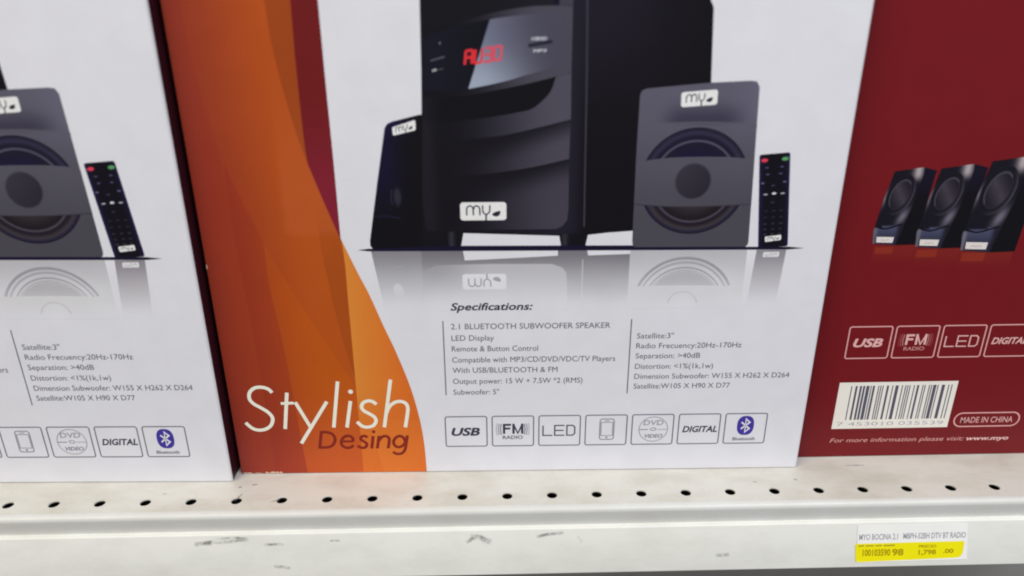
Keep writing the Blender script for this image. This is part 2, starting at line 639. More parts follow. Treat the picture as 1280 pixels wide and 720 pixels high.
def subwoofer_picture(parent):
    T = Ink()
    bandA = [(117.1, 198.7), (132.4, 197.4), (138.4, 197.6), (156.9, 199.6), (175.4, 203.6), (190.1, 207.2)]
    bandB = [(116.2, 180.7), (135.8, 179.5), (151.1, 180.6), (171.2, 183.5), (189.7, 187.6)]
    mouth_low = [(117.6, 207.0), (129.6, 206.7), (138.6, 207.2), (151.2, 208.6), (166.8, 211.2), (171.8, 212.8), (176.4, 216.5), (180.2, 221.0), (182.4, 227.2)]
    bez_bot = [(118.1, 218.1), (133.2, 218.3), (145.2, 219.8), (166.4, 223.8), (182.4, 227.5), (189.8, 229.4)]
    bez_top = [(118.8, 246.7), (128.0, 250.5), (146.7, 255.0), (156.0, 257.1), (169.7, 259.0), (181.5, 259.4), (189.8, 259.2)]
    disp_top = [(118.7, 244.2), (126.9, 248.2), (137.3, 250.7), (151.3, 253.6), (169.9, 255.8), (182.4, 256.3), (185.6, 254.6)]
    disp_bot = [(186.2, 236.0), (184.6, 232.9), (169.3, 228.6), (157.2, 225.3), (140.4, 222.1), (130.2, 221.0), (118.3, 221.5)]
    A, B, ML, BB, BT, DT, DB = (spline(x, 5) for x in (bandA, bandB, mouth_low, bez_bot, bez_top, disp_top, disp_bot))
    DK = (17, 15, 23)

    def body(u, v):
        if u > 198:
            return mixc((15, 12, 19), (27, 23, 36), ss(195, 262, v) * ss(262, 200, u))
        return mixc((19, 17, 25), (30, 28, 40), ss(.3, 1, (u - 118) / 80))
    T.poly([(114.6, 149.0), (135.6, 149.1), (184.9, 147.2), (198.4, 147.3), (210.8, 148.7), (224.5, 149.6), (261.4, 150.6), (257.2, 224.6), (255.2, 258.2), (253.2, 262.0), (251.5, 300), (198, 304), (119.6, 300), (119.1, 262.1), (118.2, 230), (117.2, 207)], body, 1, 8)
    T.stroke([(195.6, 303), (196.4, 261.7), (197.2, 229.5), (198.3, 152.0)], .9, (54, 52, 63), 2)

    def grey(u, dark, g=(70, 66, 80)):
        h = ss(128, 186, u)
        edge = 8 * ss(126, 119, u) * 1.2
        c = mixc((18, 16, 24), g, h * dark)
        return tuple(x + edge for x in c)
    T.poly(B + [(190.0, 162.1), (189.5, 155.9), (187.1, 152.4), (183.8, 150.9), (117, 150.6), (115.6, 166)],
           lambda u, v: grey(u, ss(0, 17, interp(bandB, u) - v + (u - 150) * .10), (64, 60, 73)), 3, 2.5)
    T.poly(A[::-1] + B, lambda u, v: grey(u, .12 + .88 * ss(0, 14, interp(bandA, u) - v + (u - 165) * .12)), 3, 2.5)
    T.poly([(117.6, 207.0)] + A + [(189.8, 229.2), (182.4, 227.4)] + ML[::-1], lambda u, v: grey(u, .95, (78, 75, 90)), 3, 2.5)
    T.poly(BB + BT[::-1], lambda u, v: mixc((17, 15, 23), (70, 68, 80), ss(130, 176, u)), 3, 2.5)
    T.poly(BB[:-4] + ML[::-1], lambda u, v: mixc((14, 12, 18), (24, 22, 32), ss(128, 119, u)), 4, 4)
    T.poly([(183.6, 259.5), (189.9, 259.5), (189.6, 298), (183.6, 298)], (62, 60, 70), 3)
    T.poly([(181.0, 260.0), (183.4, 260.0), (183.2, 266), (180.8, 266)], (18, 15, 36), 3)
    T.poly([(113.9, 140.2), (127.6, 140.2), (126.8, 149.6), (113.9, 149.4)], (17, 15, 21), 2)
    o = T.build('subwoofer_picture', parent)
    # feet
    for q in ([(126.6, 149.9), (136.0, 149.8), (134.2, 140.2), (127.5, 140.2)], [(185.4, 148.0), (200.6, 148.2), (199.0, 139.8), (186.9, 139.8)]):
        F = Ink()
        x0, x1 = q[0][0], q[1][0]
        F.poly(q[::-1], lambda u, v: mixc((16, 14, 20), (48, 46, 56), math.exp(-((u - x0 - 3.0) / 1.6) ** 2)), 2, 1)
        F.build('foot', o)
    # glossy display window with the reading AU30
    D = Ink()
    D.poly(DT + DB, lambda u, v: mixc((12, 11, 18), (20, 20, 34), ss(165, 120, u)), 5, 4)
    cut = [p for p in DT if p[0] >= 151.0]
    cutb = [p for p in DB if p[0] >= 140.4]
    D.poly([(151.3, 253.5)] + cut[1:] + cutb + [(140.5, 222.2)],
           lambda u, v: mixc(mixc((150, 160, 180), (112, 118, 142), ss(222, 250, v)), (70, 68, 84), ss(140, 184, u + (v - 235) * .25)), 6, 2)
    D.stroke([(169.2, 241.7), (180.5, 243.6)], 1.7, (38, 36, 50), 7)
    D.text('USB/SD', 170.6, 244.2, 178.0, 1.5, (196, 196, 210), 7, .2, .02)
    D.text('MP3', 171.4, 238.8, 177.8, 1.4, (196, 196, 210), 7, .2, .02)
    D.stroke([(122.9, 235.2), (129.6, 237.0)], .75, (78, 78, 88), 6)
    D.stroke([(123.4, 230.5), (125.6, 231.2)], 1.1, (150, 150, 158), 6)
    D.stroke([(126.2, 231.1), (128.8, 231.5)], .6, (66, 66, 76), 6)
    D.ellipse((127.6, 243.1), .45, .45, (120, 120, 126), 6, 8)
    d = D.build('display_window', o)
    R = Ink()
    f = quad_map([(139.4, 239.9), (157.7, 242.3), (156.9, 235.2), (138.6, 232.8)])
    red = lambda u, v: mixc((216, 48, 58), (206, 78, 96), ss(145, 150, u))
    segs = {'A': 'abcefg', 'U': 'bcdef', '3': 'abcdg', '0': 'abcdef'}
    ln = {'a': ((0, 0), (1, 0)), 'b': ((1, 0), (1, .5)), 'c': ((1, .5), (1, 1)), 'd': ((0, 1), (1, 1)), 'e': ((0, .5), (0, 1)), 'f': ((0, 0), (0, .5)), 'g': ((0, .5), (1, .5))}
    for i, ch in enumerate('AU30'):
        x0, x1 = .02 + i * .25, .02 + i * .25 + .18
        for s_ in segs[ch]:
            (a, b_), (c, e) = ln[s_]
            p, q = f(x0 + a * (x1 - x0), .06 + b_ * .88), f(x0 + c * (x1 - x0), .06 + e * .88)
            R.stroke([p, q], 1.15, red, 8 if s_ in 'adg' else 9)
    R.build('display_digits', d)
    logo_badge(o, [(134.6, 165.6), (158.2, 165.6), (158.2, 156.0), (134.6, 156.0)], 6)


def base_line(parent):
    I = Ink()
    I.poly([(80.5, 140.3), (86, 139.6), (200, 139.0), (306, 138.5), (314.3, 139.2), (306, 140.1), (225, 140.6), (224, 141.6), (136, 142.2), (86, 141.0)], (20, 16, 44), 6)
    I.build('ground_line', parent)


def satellite_left(parent):
    I = Ink()
    pts = [(117.4, 210.0), (115.8, 209.9), (102.6, 206.7), (100.2, 205.6), (98.9, 203.6), (93.0, 174.7), (87.3, 145.4), (87.3, 142.6), (88.4, 141.0), (114.4, 141.0)]
    I.poly(pts, lambda u, v: mixc(mixc((14, 12, 18), (20, 15, 44), ss(112, 96, u) * ss(150, 185, v)), (24, 18, 58), ss(196, 206, v) * ss(118, 100, u)), 3, 3)
    I.radial((103.0, 168.8), 2.4, 6.0, lambda r, a: mixc((44, 41, 54), (17, 15, 28), ss(.5, 1, r)), 4, (.3, .6, .8, 1.0), 24)
    I.stroke([(100.2, 164.5), (99.8, 168), (100.2, 172.8)], .7, (40, 38, 52), 4)
    I.stroke([(91.5, 158.3), (96, 158.8), (104, 157.5)], .9, (28, 24, 46), 4)
    o = I.build('satellite_speaker_picture', parent)
    logo_badge(o, [(102.6, 203.9), (114.1, 207.5), (114.1, 202.5), (102.8, 199.9)], 5)


def satellite_right(parent):
    I = Ink()
    pts = [(223.2, 186.7), (223.3, 218.4), (224.0, 220.4), (226.2, 221.6), (257.2, 224.2), (276.5, 225.0), (279.4, 224.6), (280.9, 222.0), (282.6, 186.3), (284.6, 143.2), (284.3, 141.2), (282.9, 139.9), (225.2, 140.0), (224.2, 141.2), (223.7, 144)]
    arc = [(223.5, 201.5), (235.1, 204.3), (247.1, 205.3), (262.2, 205.3), (282, 203.4)]

    def face(u, v):
        c = mixc((70, 68, 78), (88, 86, 102), ss(150, 225, v))
        c = mixc(c, (98, 97, 116), ss(262, 282, u) * ss(190, 215, v) * .6)
        d = v - interp(arc, u)
        if 0 < d < 14:
            c = mixc(c, (52, 48, 68), .85 * ss(13, 0, d) * ss(231, 244, u) * ss(281, 264, u))
        return c
    I.poly(pts, face, 3, 2.5)
    I.stroke([(p[0], p[1] - .3) for p in spline(arc, 5)], .7, lambda u, v: (86, 84, 97), 4)

    def ring(r, a):
        top = math.sin(a) > 0
        cone = (24, 21, 52) if top else (52, 45, 50)
        s_ = [(0, cone), (.45, cone), (.70, (26, 22, 42) if top else (26, 22, 28)), (.735, (30, 27, 44)), (.755, (86, 83, 104) if top else (78, 73, 80)), (.785, (34, 30, 50)), (.82, (22, 19, 38) if top else (27, 23, 30)), (.9, (48, 44, 68) if top else (58, 53, 60)), (.95, (36, 32, 54)), (1.0, (24, 21, 36))]
        for (r0, c0), (r1, c1) in zip(s_, s_[1:]):
            if r <= r1:
                return mixc(c0, c1, (r - r0) / (r1 - r0))
        return s_[-1][1]
    I.radial((253.2, 175.2), 27.4, 27.6, ring, 5, (.2, .45, .6, .70, .735, .755, .785, .82, .86, .9, .95, 1.0), 72)
    bt = spline([(223.3, 185.7), (234, 187.2), (245.1, 188.0), (266.7, 188.0), (282.6, 186.7)], 5)
    bb = spline([(283.7, 163.5), (268, 162.7), (254.5, 162.4), (239.7, 162.6), (223.4, 163.9)], 5)
    I.poly((bt + bb)[::-1], lambda u, v: mixc((72, 70, 81), (80, 78, 90), ss(163, 188, v)), 7, 3)
    I.stroke(bb, .5, (56, 53, 62), 8)

    def cap(r, a):
        if r > .9:
            return mixc((48, 45, 55), (74, 72, 83), (r - .9) / .1)
        return mixc((38, 35, 46), (58, 55, 66), cl(.5 + .45 * r * math.sin(a - .9)) * .7)
    I.radial((252.7, 175.6), 9.4, 9.6, cap, 9, (.25, .5, .75, .9, 1.0), 40)
    o = I.build('satellite_speaker_picture', parent)
    logo_badge(o, [(243.3, 219.7), (260.9, 221.0), (261.1, 213.8), (243.6, 212.6)], 6)


def remote_picture(parent):
    I = Ink()
    q = quad_map([(284.8, 188.9), (300.2, 190.1), (305.6, 140.4), (290.0, 139.6)])
    o = []
    rx, ry = .07, .022
    for cx, cy, a0 in ((1 - rx, ry, -90), (1 - rx, 1 - ry, 0), (rx, 1 - ry, 90), (rx, ry, 180)):
        for k in range(5):
            a = math.radians(a0 + 22.5 * k)
            o.append(q(cx + rx * math.cos(a), cy + ry * math.sin(a)))
    I.poly(o[::-1], lambda u, v: mixc((15, 12, 22), (28, 22, 66), ss(5.0, 7.8, abs(u - (295.2 - (v - 165) * .108)))), 3, 1.4)
    o = I.build('remote_control_picture', parent)
    J = Ink()
    rot = .1
    J.ellipse(q(.17, .062), 1.7, .95, (206, 60, 84), 5, 14, rot)
    J.ellipse(q(.84, .062), 1.7, .95, (84, 150, 96), 5, 14, rot)
    g1, g2 = (74, 70, 110), (168, 166, 186)
    for y, xs, c in ((.14, (.25, .74), g1), (.21, (.28, .7), g1), (.30, (.12, .84), (96, 92, 132)), (.33, (.46,), (58, 54, 84)), (.42, (.22, .78), g2), (.415, (.5,), (206, 206, 218)),
                     (.51, (.45,), (54, 50, 70)), (.60, (.25, .5, .75), (44, 40, 58)), (.67, (.22, .48, .75), (44, 40, 58)), (.74, (.22, .48, .74), (52, 48, 64)), (.80, (.22, .48, .72), (50, 46, 60)), (.855, (.22, .46, .7), (60, 56, 68))):
        for x in xs:
            J.ellipse(q(x, y), 1.15 if c in (g2, (206, 206, 218)) else 1.0, .38 if c != (206, 206, 218) else .6, c, 5, 8, rot)
    J.build('button_print', o)
    logo_badge(o, [(292.9, 145.7), (301.3, 146.7), (301.5, 143.9), (293.3, 142.8)], 5)


def reflections(parent):
    """The mirror images printed below the pictured products, fading into white."""
    fade = lambda v: ss(105, 141, v)
    I = Ink()
    refl = lambda dark, mid: (lambda u, v: mixc(mixc(WHITE, mid, ss(105, 126, v)), dark, ss(120, 141, v)))
    I.poly([(87.4, 139.6), (113.6, 139.6), (113.3, 105.5), (92.4, 105.5)][::-1], refl((128, 126, 134), (178, 178, 186)), 2, 2)
    I.stroke(spline([(97, 129), (101, 131), (106, 129)], 5), .8, (158, 157, 164), 3)
    I.ellipse((100.5, 117), 2.6, 4.2, (202, 202, 209), 3, 16, .2)
    I.build('satellite_reflection_print', parent)
    I = Ink()
    I.poly([(113.62, 139.6), (135.3, 139.6), (136.1, 134.0), (160, 135.0), (185.1, 136.2), (185.0, 139.4), (200.3, 139.4), (200.9, 136.2), (223.0, 136.8), (222.9, 105.5), (113.32, 105.5)][::-1],
           refl((112, 110, 118), (172, 171, 179)), 2, 2)
    I.poly([(113.6, 105.4), (190.6, 105.4), (190.2, 122.3), (189.6, 126.5), (187.4, 129.6), (182.0, 131.6), (150, 131.9), (120.9, 131.4), (114, 128)],
           lambda u, v: mixc(WHITE, mixc((178, 177, 185), (150, 149, 157), ss(150, 118, u)), ss(106, 134, v)), 3, 2)
    I.stroke([(198.2, 134), (198.2, 112)], .6, lambda u, v: mixc(WHITE, (176, 175, 182), ss(106, 136, v)), 3)
    o = I.build('subwoofer_reflection_print', parent)
    logo_badge(o, [(134.6, 117.4), (157.9, 117.4), (157.9, 126.3), (134.6, 126.3)], 5, True, (216, 216, 222), (158, 157, 166))
    I = Ink()
    I.poly([(223.1, 139.2), (284.5, 138.8), (284.7, 105.5), (223.1, 105.5)][::-1], refl((176, 175, 183), (202, 202, 209)), 2, 2)
    c = (252.7, 107.6)
    for rr, wd, k in ((26.6, 1.5, .34), (24.2, 1.2, .2), (21.2, .9, .32), (19.6, .7, .18)):
        arc = [(c[0] + rr * math.cos(a), c[1] + rr * math.sin(a)) for a in [math.radians(24 + 132 * j / 28) for j in range(29)]]
        I.stroke(arc, wd, lambda u, v, k=k: mixc(mixc(WHITE, (176, 175, 183), ss(105, 141, v)), (96, 94, 104), k * ss(108, 130, v) + .06), 3)
    I.poly([(c[0] + 19 * math.cos(a), c[1] + 19 * math.sin(a)) for a in [math.radians(34 + 112 * j / 20) for j in range(21)]], lambda u, v: (176, 175, 182) if v > 120 else (184, 183, 190), 3, 3)
    I.poly(spline([(223.2, 117.2), (238, 118.6), (268, 118.4), (284.5, 116.8)], 4) + [(284.6, 105.4), (223.2, 105.4)], lambda u, v: mixc(WHITE, (205, 205, 211), ss(105, 118, v)), 4, 3)
    I.stroke([(252.6 + 8 * math.cos(a), 107 + 8 * math.sin(a)) for a in [math.radians(10 + 160 * j / 16) for j in range(17)]], .6, (190, 189, 196), 5)
    I.build('satellite_reflection_print', parent)
    I = Ink()
    I.poly([(289.5, 138.4), (305.1, 138.4), (303.2, 105.5), (287.5, 105.5)][::-1], refl((132, 128, 138), (180, 178, 186)), 2, 2)
    o = I.build('remote_reflection_print', parent)
    logo_badge(o, [(293.0, 134.3), (301.5, 134.4), (301.7, 137.3), (293.2, 137.2)], 5, True, (214, 214, 219), (168, 166, 174))


def specifications(parent):
    I = Ink()
    tx = (86, 86, 99)
    I.text('Specifications:', 127.6, 105.3, 172.0, 4.4, (44, 43, 62), 6, .22, .022)
    I.build('specification_heading', parent)
    I = Ink()
    for s, u0, v0, u1 in (('2.1 BLUETOOTH SUBWOOFER SPEAKER', 127.5, 93.9, 214.5), ('LED Display', 127.5, 86.9, 150.8), ('Remote & Button Control', 127.4, 80.3, 175.1),
                          ('Compatible with MP3/CD/DVD/VDC/TV Players', 127.4, 73.4, 218.1), ('With USB/BLUETOOTH & FM', 127.4, 66.8, 186.1), ('Output power: 15 W + 7.5W *2 (RMS)', 127.4, 59.8, 200.3), ('Subwoofer: 5"', 127.4, 52.8, 153.2)):
        I.text(s, u0, v0, u1, 3.3, tx, 6)
    I.build('specification_text', parent)
    I = Ink()
    for s, u0, v0, u1 in (('Satellite:3"', 229.5, 87.2, 249.7), ('Radio Frecuency:20Hz-170Hz', 229.4, 81.1, 287.8), ('Separation: >40dB', 229.4, 74.8, 265.4), ('Distortion: <1%(1k,1w)', 229.4, 68.2, 273.2),
                          ('Dimension Subwoofer: W155 X H262 X D264', 229.4, 61.8, 316.9), ('Satellite:W105 X H90 X D77', 229.4, 55.5, 284.0)):
        I.text(s, u0, v0, u1, 3.2, tx, 6)
    I.build('specification_text', parent)
    for u in (123.2, 225.9):
        I = Ink()
        I.stroke([(u, 99), (u, 52.5)], .55, (84, 83, 98), 6)
        I.build('divider_line', parent)


def feature_icon(parent, kind, u, v, w_, h_, line, ink, paper, red=False):
    I = Ink()
    p = I.rrect_pts(u, v, u + w_, v + h_, 1.2, 4)
    I.stroke(p, .62 if not red else .7, line, 6, True)
    x = lambda a: u + a * w_
    y = lambda a: v + a * h_
    if kind == 'usb':
        I.text('USB', x(.14), y(.37), x(.83), h_ * .27, ink, 6, .22, .035)
    elif kind == 'fm':
        a, b_, wd = y(.41), y(.745), 1.35
        I.stroke([(x(.285), b_), (x(.285), a)], wd, ink, 6)
        I.stroke([(x(.27), b_ - wd / 2), (x(.455), b_ - wd / 2)], wd, ink, 7)
        I.stroke([(x(.27), (a + b_) / 2 + .2), (x(.435), (a + b_) / 2 + .2)], wd, ink, 7)
        I.stroke([(x(.515), a), (x(.515), b_)], wd, ink, 6)
        I.stroke([(x(.725), b_), (x(.725), a)], wd, ink, 6)
        I.stroke([(x(.51), b_ - .3), (x(.62), a + .3), (x(.73), b_ - .3)], wd * .8, ink, 7)
        I.text('RADIO', x(.25), y(.235), x(.74), h_ * .115, mixc(ink, paper, .25), 6, 0, .02)
        for i in range(3):
            c = mixc(ink, paper, .35 + .2 * i)
            I.stroke([(x(.215 - .05 * i), y(.38 - .01 * i)), (x(.195 - .05 * i), y(.57)), (x(.215 - .05 * i), y(.74 + .01 * i))], .55, c, 6)
            I.stroke([(x(.775 + .05 * i), y(.38 - .01 * i)), (x(.795 + .05 * i), y(.57)), (x(.775 + .05 * i), y(.74 + .01 * i))], .55, c, 6)
    elif kind == 'led':
        wd = .75
        a, b_ = y(.34), y(.67)
        I.stroke([(x(.10), b_), (x(.10), a), (x(.33), a)], wd, ink, 6)
        I.stroke([(x(.62), b_), (x(.385), b_), (x(.385), a), (x(.62), a)], wd, ink, 6)
        I.stroke([(x(.40), (a + b_) / 2), (x(.60), (a + b_) / 2)], wd, ink, 7)
        I.stroke([(x(.68), b_), (x(.82), b_), (x(.87), b_ - 1.2), (x(.87), a + 1.2), (x(.82), a), (x(.68), a)], wd, ink, 6, True)
    elif kind == 'phone':
        c = mixc(ink, paper, .35)
        I.stroke(I.rrect_pts(x(.35), y(.18), x(.69), y(.87), 1.4, 4), .5, c, 6, True)
        I.stroke(I.rrect_pts(x(.38), y(.31), x(.66), y(.76), .2, 1), .35, c, 6, True)
        I.ellipse((x(.52), y(.245)), .6, .6, c, 6, 12)
        I.stroke([(x(.46), y(.81)), (x(.58), y(.81))], .4, c, 6)
    elif kind == 'dvd':
        c = mixc(ink, paper, .42)
        cc = (x(.52), y(.51))
        I.stroke([(cc[0] + 8.3 * math.cos(2 * math.pi * k / 36), cc[1] + 8.3 * math.sin(2 * math.pi * k / 36)) for k in range(36)], .35, c, 6, True)
        I.text('DVD', x(.27), y(.65), x(.76), h_ * .17, mixc(ink, paper, .62), 6, .1, .02)
        I.stroke([(cc[0] + 1.6 * math.cos(2 * math.pi * k / 20), cc[1] + .9 * math.sin(2 * math.pi * k / 20)) for k in range(20)], .4, c, 6, True)
        I.stroke([(x(.18), y(.50)), (x(.40), y(.50))], .5, c, 6)
        I.stroke([(x(.62), y(.50)), (x(.85), y(.50))], .3, c, 6)
        I.text('VIDEO', x(.32), y(.225), x(.76), h_ * .12, mixc(ink, paper, .38), 6, .25, .02)
    elif kind == 'digital':
        I.text('DIGITAL', x(.10), y(.40), x(.95), h_ * .21, ink, 6, .22, .028)
    elif kind == 'bluetooth':
        bl = (62, 52, 150)
        I.poly([(x(.5) + 4.9 * (abs(math.cos(t)) ** .8) * (1 if math.cos(t) > 0 else -1), y(.60) + 6.5 * (abs(math.sin(t)) ** .8) * (1 if math.sin(t) > 0 else -1)) for t in [2 * math.pi * k / 40 for k in range(40)]], bl, 6)
        cx, cy = x(.5), y(.60)
        I.stroke([(cx - 2.5, cy - 2.3), (cx + 2.3, cy + 2.1), (cx, cy + 4.5), (cx, cy - 4.5), (cx + 2.3, cy - 2.1), (cx - .2, cy + .2)], 1.0, WHITE, 7)
        I.stroke([(cx - 2.5, cy + 2.3), (cx - .3, cy + .3)], 1.0, WHITE, 8)
        I.text('Bluetooth', x(.22), y(.10), x(.77), h_ * .11, mixc(ink, paper, .3), 6, 0, .02)
    return I.build('feature_icon', parent)


BW, BH, BD = .3298, .345, .262


def white_carton(loc, rz):
    root = empty('speaker_box', loc, rz)
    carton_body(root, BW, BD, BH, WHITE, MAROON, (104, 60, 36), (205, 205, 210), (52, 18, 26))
    swoosh(root)
    headline(root)
    reflections(root)
    subwoofer_picture(root)
    satellite_left(root)
    satellite_right(root)
    remote_picture(root)
    base_line(root)
    specifications(root)
    for i, k in enumerate(('usb', 'fm', 'led', 'phone', 'dvd', 'digital', 'bluetooth')):
        feature_icon(root, k, 122.0 + 27.0 * i, 18.0, 23.9, 20.2, (96, 94, 112), (58, 56, 76), WHITE)
    return root


def copy_tree(o, parent=None):
    c = o.copy()
    COL.objects.link(c)
    if parent:
        c.parent = parent
    for ch in list(o.children):
        copy_tree(ch, c)
    return c


# ------------------------------------------------------------------ the shelf
HZ = .0254


def shelf():
    root = empty('metal_shelf', (0, 0, -.0442))
    tag(root, 'cream painted steel shop shelf with a row of round holes along its front', 'shelf')
    Z = .0442
    v, f = [], []

    def vt(*p):
        v.append(p)
        return len(v) - 1
    y0, y1 = -.0085, .0085
    n = 20
    i0, i1 = -24, 27
    rad = .0031
    for i in range(i0, i1):
        cx = i * HZ
        ring_t = [vt(cx + rad * math.cos(2 * math.pi * k / n), rad * math.sin(2 * math.pi * k / n), Z) for k in range(n)]
        ring_m = [vt(cx + rad * .93 * math.cos(2 * math.pi * k / n), rad * .93 * math.sin(2 * math.pi * k / n), Z - .0003) for k in range(n)]
        ring_b = [vt(cx + rad * .93 * math.cos(2 * math.pi * k / n), rad * .93 * math.sin(2 * math.pi * k / n), Z - .0009) for k in range(n)]
        # outer square ring, points by angle
        outer = []
        for k in range(n):
            a = 2 * math.pi * k / n
            c, s = math.cos(a), math.sin(a)
            t = min((HZ / 2) / max(1e-9, abs(c)), y1 / max(1e-9, abs(s)))
            outer.append((cx + c * t, s * t))
        oi = [vt(x, y, Z) for x, y in outer]
        for k in range(n):
            j = (k + 1) % n
            a, b_ = outer[k], outer[j]
            # corner between a side point and a top point
            sa = abs(abs(a[0] - cx) - HZ / 2) < 1e-7
            sb = abs(abs(b_[0] - cx) - HZ / 2) < 1e-7
            ta = abs(abs(a[1]) - y1) < 1e-7
            tb = abs(abs(b_[1]) - y1) < 1e-7
            if sa and tb and not (sb or ta):
                q = vt(a[0], b_[1], Z)
                f.append((ring_t[k], oi[k], q, oi[j], ring_t[j]))
            elif ta and sb and not (sa or tb):
                q = vt(b_[0], a[1], Z)
                f.append((ring_t[k], oi[k], q, oi[j], ring_t[j]))
            else:
                f.append((ring_t[k], oi[k], oi[j], ring_t[j]))
            f.append((ring_t[j], ring_m[j], ring_m[k], ring_t[k]))
            f.append((ring_m[j], ring_b[j], ring_b[k], ring_m[k]))
    xa, xb = (i0 - .5) * HZ, (i1 - .5) * HZ
    q = [vt(xa, y1, Z), vt(xb, y1, Z), vt(xb, .36, Z), vt(xa, .36, Z)]
    f.append(tuple(q))
    u = [vt(xa, .36, Z - .0014), vt(xb, .36, Z - .0014), vt(xb, .014, Z - .0014), vt(xa, .014, Z - .0014)]
    f.append(tuple(u))
    mesh_obj('deck', v, f, m_deck, root)

    def extrude(name, prof, mat, smooth=True, closed=True, x0=xa, x1=xb):
        vv = [(x0, y, z + Z) for y, z in prof] + [(x1, y, z + Z) for y, z in prof]
        m = len(prof)
        ff = [(k, (k + 1) % m, m + (k + 1) % m, m + k) for k in range(m if closed else m - 1)]
        if closed:
            ff += [tuple(range(m))[::-1], tuple(range(m, 2 * m))]
        ob = mesh_obj(name, vv, ff, mat, root)
        bm = bmesh.new()
        bm.from_mesh(ob.data)
        bmesh.ops.recalc_face_normals(bm, faces=bm.faces)
        bm.to_mesh(ob.data)
        bm.free()
        if smooth:
            for p in ob.data.polygons:
                p.use_smooth = len(p.vertices) == 4
            try:
                ob.data.set_sharp_from_angle(angle=math.radians(32))
            except Exception:
                pass
        return ob
    arc = lambda cy, cz, r_, a0, a1, m=8: [(cy + r_ * math.cos(math.radians(a0 + (a1 - a0) * k / m)), cz + r_ * math.sin(math.radians(a0 + (a1 - a0) * k / m))) for k in range(m + 1)]
    # rolled front lip: quarter round, then a face tucked slightly back
    lip = [(-.0085, 0.0)] + arc(-.0092, -.0030, .0030, 90, 186) + [(-.0112, -.0131), (-.0100, -.0131)] + arc(-.0092, -.0030, .0016, 186, 90)[0:9] + [(-.0085, -.0014)]
    extrude('lip', lip, m_lip)
    # price channel: small ledge, then a face leaning towards the aisle, rolled foot
    ch = [(-.0104, -.0117)] + arc(-.0135, -.0127, .0010, 90, 164, 6) + arc(-.0209, -.0366, .0008, 164, 290, 6) + [(-.0126, -.0152), (-.0104, -.0152)]
    extrude('price_channel', ch, m_chan)
    # unseen piece added under the deck, shutting out light so the holes look dark
    blocker = [(-.0084, -.0016), (.0140, -.0016), (.0140, -.0150), (-.0084, -.0150)]
    extrude('hole_light_blocker', blocker[1:3] + [(-.0070, -.0150), (-.0070, -.0135), (.0128, -.0135), (.0128, -.0016)], m_dark, False)
    # scuffs rubbed into the price channel: (x, distance down the face) polylines in millimetres
    nrm = Vector((0, -0.9576, 0.2881)).normalized()
    p0 = Vector((0, -0.01446, -0.01242 + Z))
    p1 = Vector((0, -0.02167, -0.03638 + Z))
    dn = (p1 - p0).normalized()

    def on_face(x, d, lift=.00012):
        q_ = p0 + dn * d * .001 + nrm * lift
        return (x * .001, q_.y, q_.z)
    marks = [([(-182, 3.6), (-176, 3.2), (-170, 3.3), (-162, 2.4), (-156, 2.0)], 1.5), ([(-186, 4.6), (-180, 3.9), (-176, 4.2)], 1.7),
             ([(-174, 1.6), (-164, 1.0), (-157, 1.4)], .7), ([(-148, 5.4), (-141, 5.2), (-137, 5.6)], 1.1), ([(-25, 3.0), (-20, 3.6), (-16, 5.6), (-13, 6.4)], 2.2), ([(-27, 6.2), (-23, 3.6)], 1.5),
             ([(12, 4.0), (18, 2.6), (27, 1.8)], 1.3), ([(35, 4.0), (37.4, 7.6)], 1.0), ([(-143, 18), (-134, 19)], 1.3), ([(112, 17), (120, 16.2)], 1.6), ([(-112, 3.8), (-106, 3.9)], .8), ([(211, 14), (222, 13.2)], 1.6)]
    def scuff(pts, wd, place):
        """A rubbed streak that thins out to its edges and ends."""
        vv, ff, fd = [], [], []
        m = len(pts)
        for i_, p in enumerate(pts):
            a, c = pts[max(0, i_ - 1)], pts[min(m - 1, i_ + 1)]
            t = Vector((c[0] - a[0], c[1] - a[1])).normalized()
            k = math.sin(math.pi * (i_ + .35) / (m - .3)) ** .5
            for j, (o_, w_) in enumerate(((-1, 0), (-.4, .9), (.4, .9), (1, 0))):
                vv.append(place(p[0] - t.y * o_ * wd / 2, p[1] + t.x * o_ * wd / 2))
                fd.append(w_ * k)
        for i_ in range(m - 1):
            for j in range(3):
                ff.append((i_ * 4 + j, i_ * 4 + j + 1, i_ * 4 + 5 + j, i_ * 4 + 4 + j))
        ob = mesh_obj('scuff_mark', vv, ff, m_scuff, root)
        at_ = ob.data.attributes.new('fade', 'FLOAT', 'POINT')
        at_.data.foreach_set('value', fd)
    for pl, wd in marks:
        scuff(spline([(p[0] + (13 if p[0] < -100 else 4), p[1]) for p in pl], 4), wd * 1.8, on_face)
    # little grazes on the deck near the holes
    for x, y, l_, a in ((-131, -1.2, 5, .35), (-195, 7, 3, .1), (-154, 12, 2.2, .3), (-146, 14, 3.2, .2), (168, 9.5, 2.2, -.2), (143.5, 8, 2.2, -.2), (208, 22, 12, .02), (-152, 3, 7, 1.2)):
        c, s = math.cos(a) * l_ / 2, math.sin(a) * l_ / 2
        scuff([(x - c, y - s), (x - c / 2, y - s / 2 + .15), (x, y + .2), (x + c / 2, y + s / 2 + .1), (x + c, y + s)], 1.5, lambda p, q_: (p * .001, q_ * .001, Z + .0001))
    return root, on_face


SHELF, ON_FACE = shelf()


def plane(name, pts, mat):
    o = mesh_obj(name, pts, [(0, 1, 2, 3)], mat)
    o['kind'] = 'structure'
    return o


plane('floor', [(-2, -2.2, -.46), (2, -2.2, -.46), (2, .6, -.46), (-2, .6, -.46)], m_floor)
plane('shelf_back_wall', [(-.9, .363, -.46), (.9, .363, -.46), (.9, .363, .42), (-.9, .363, .42)], m_back)

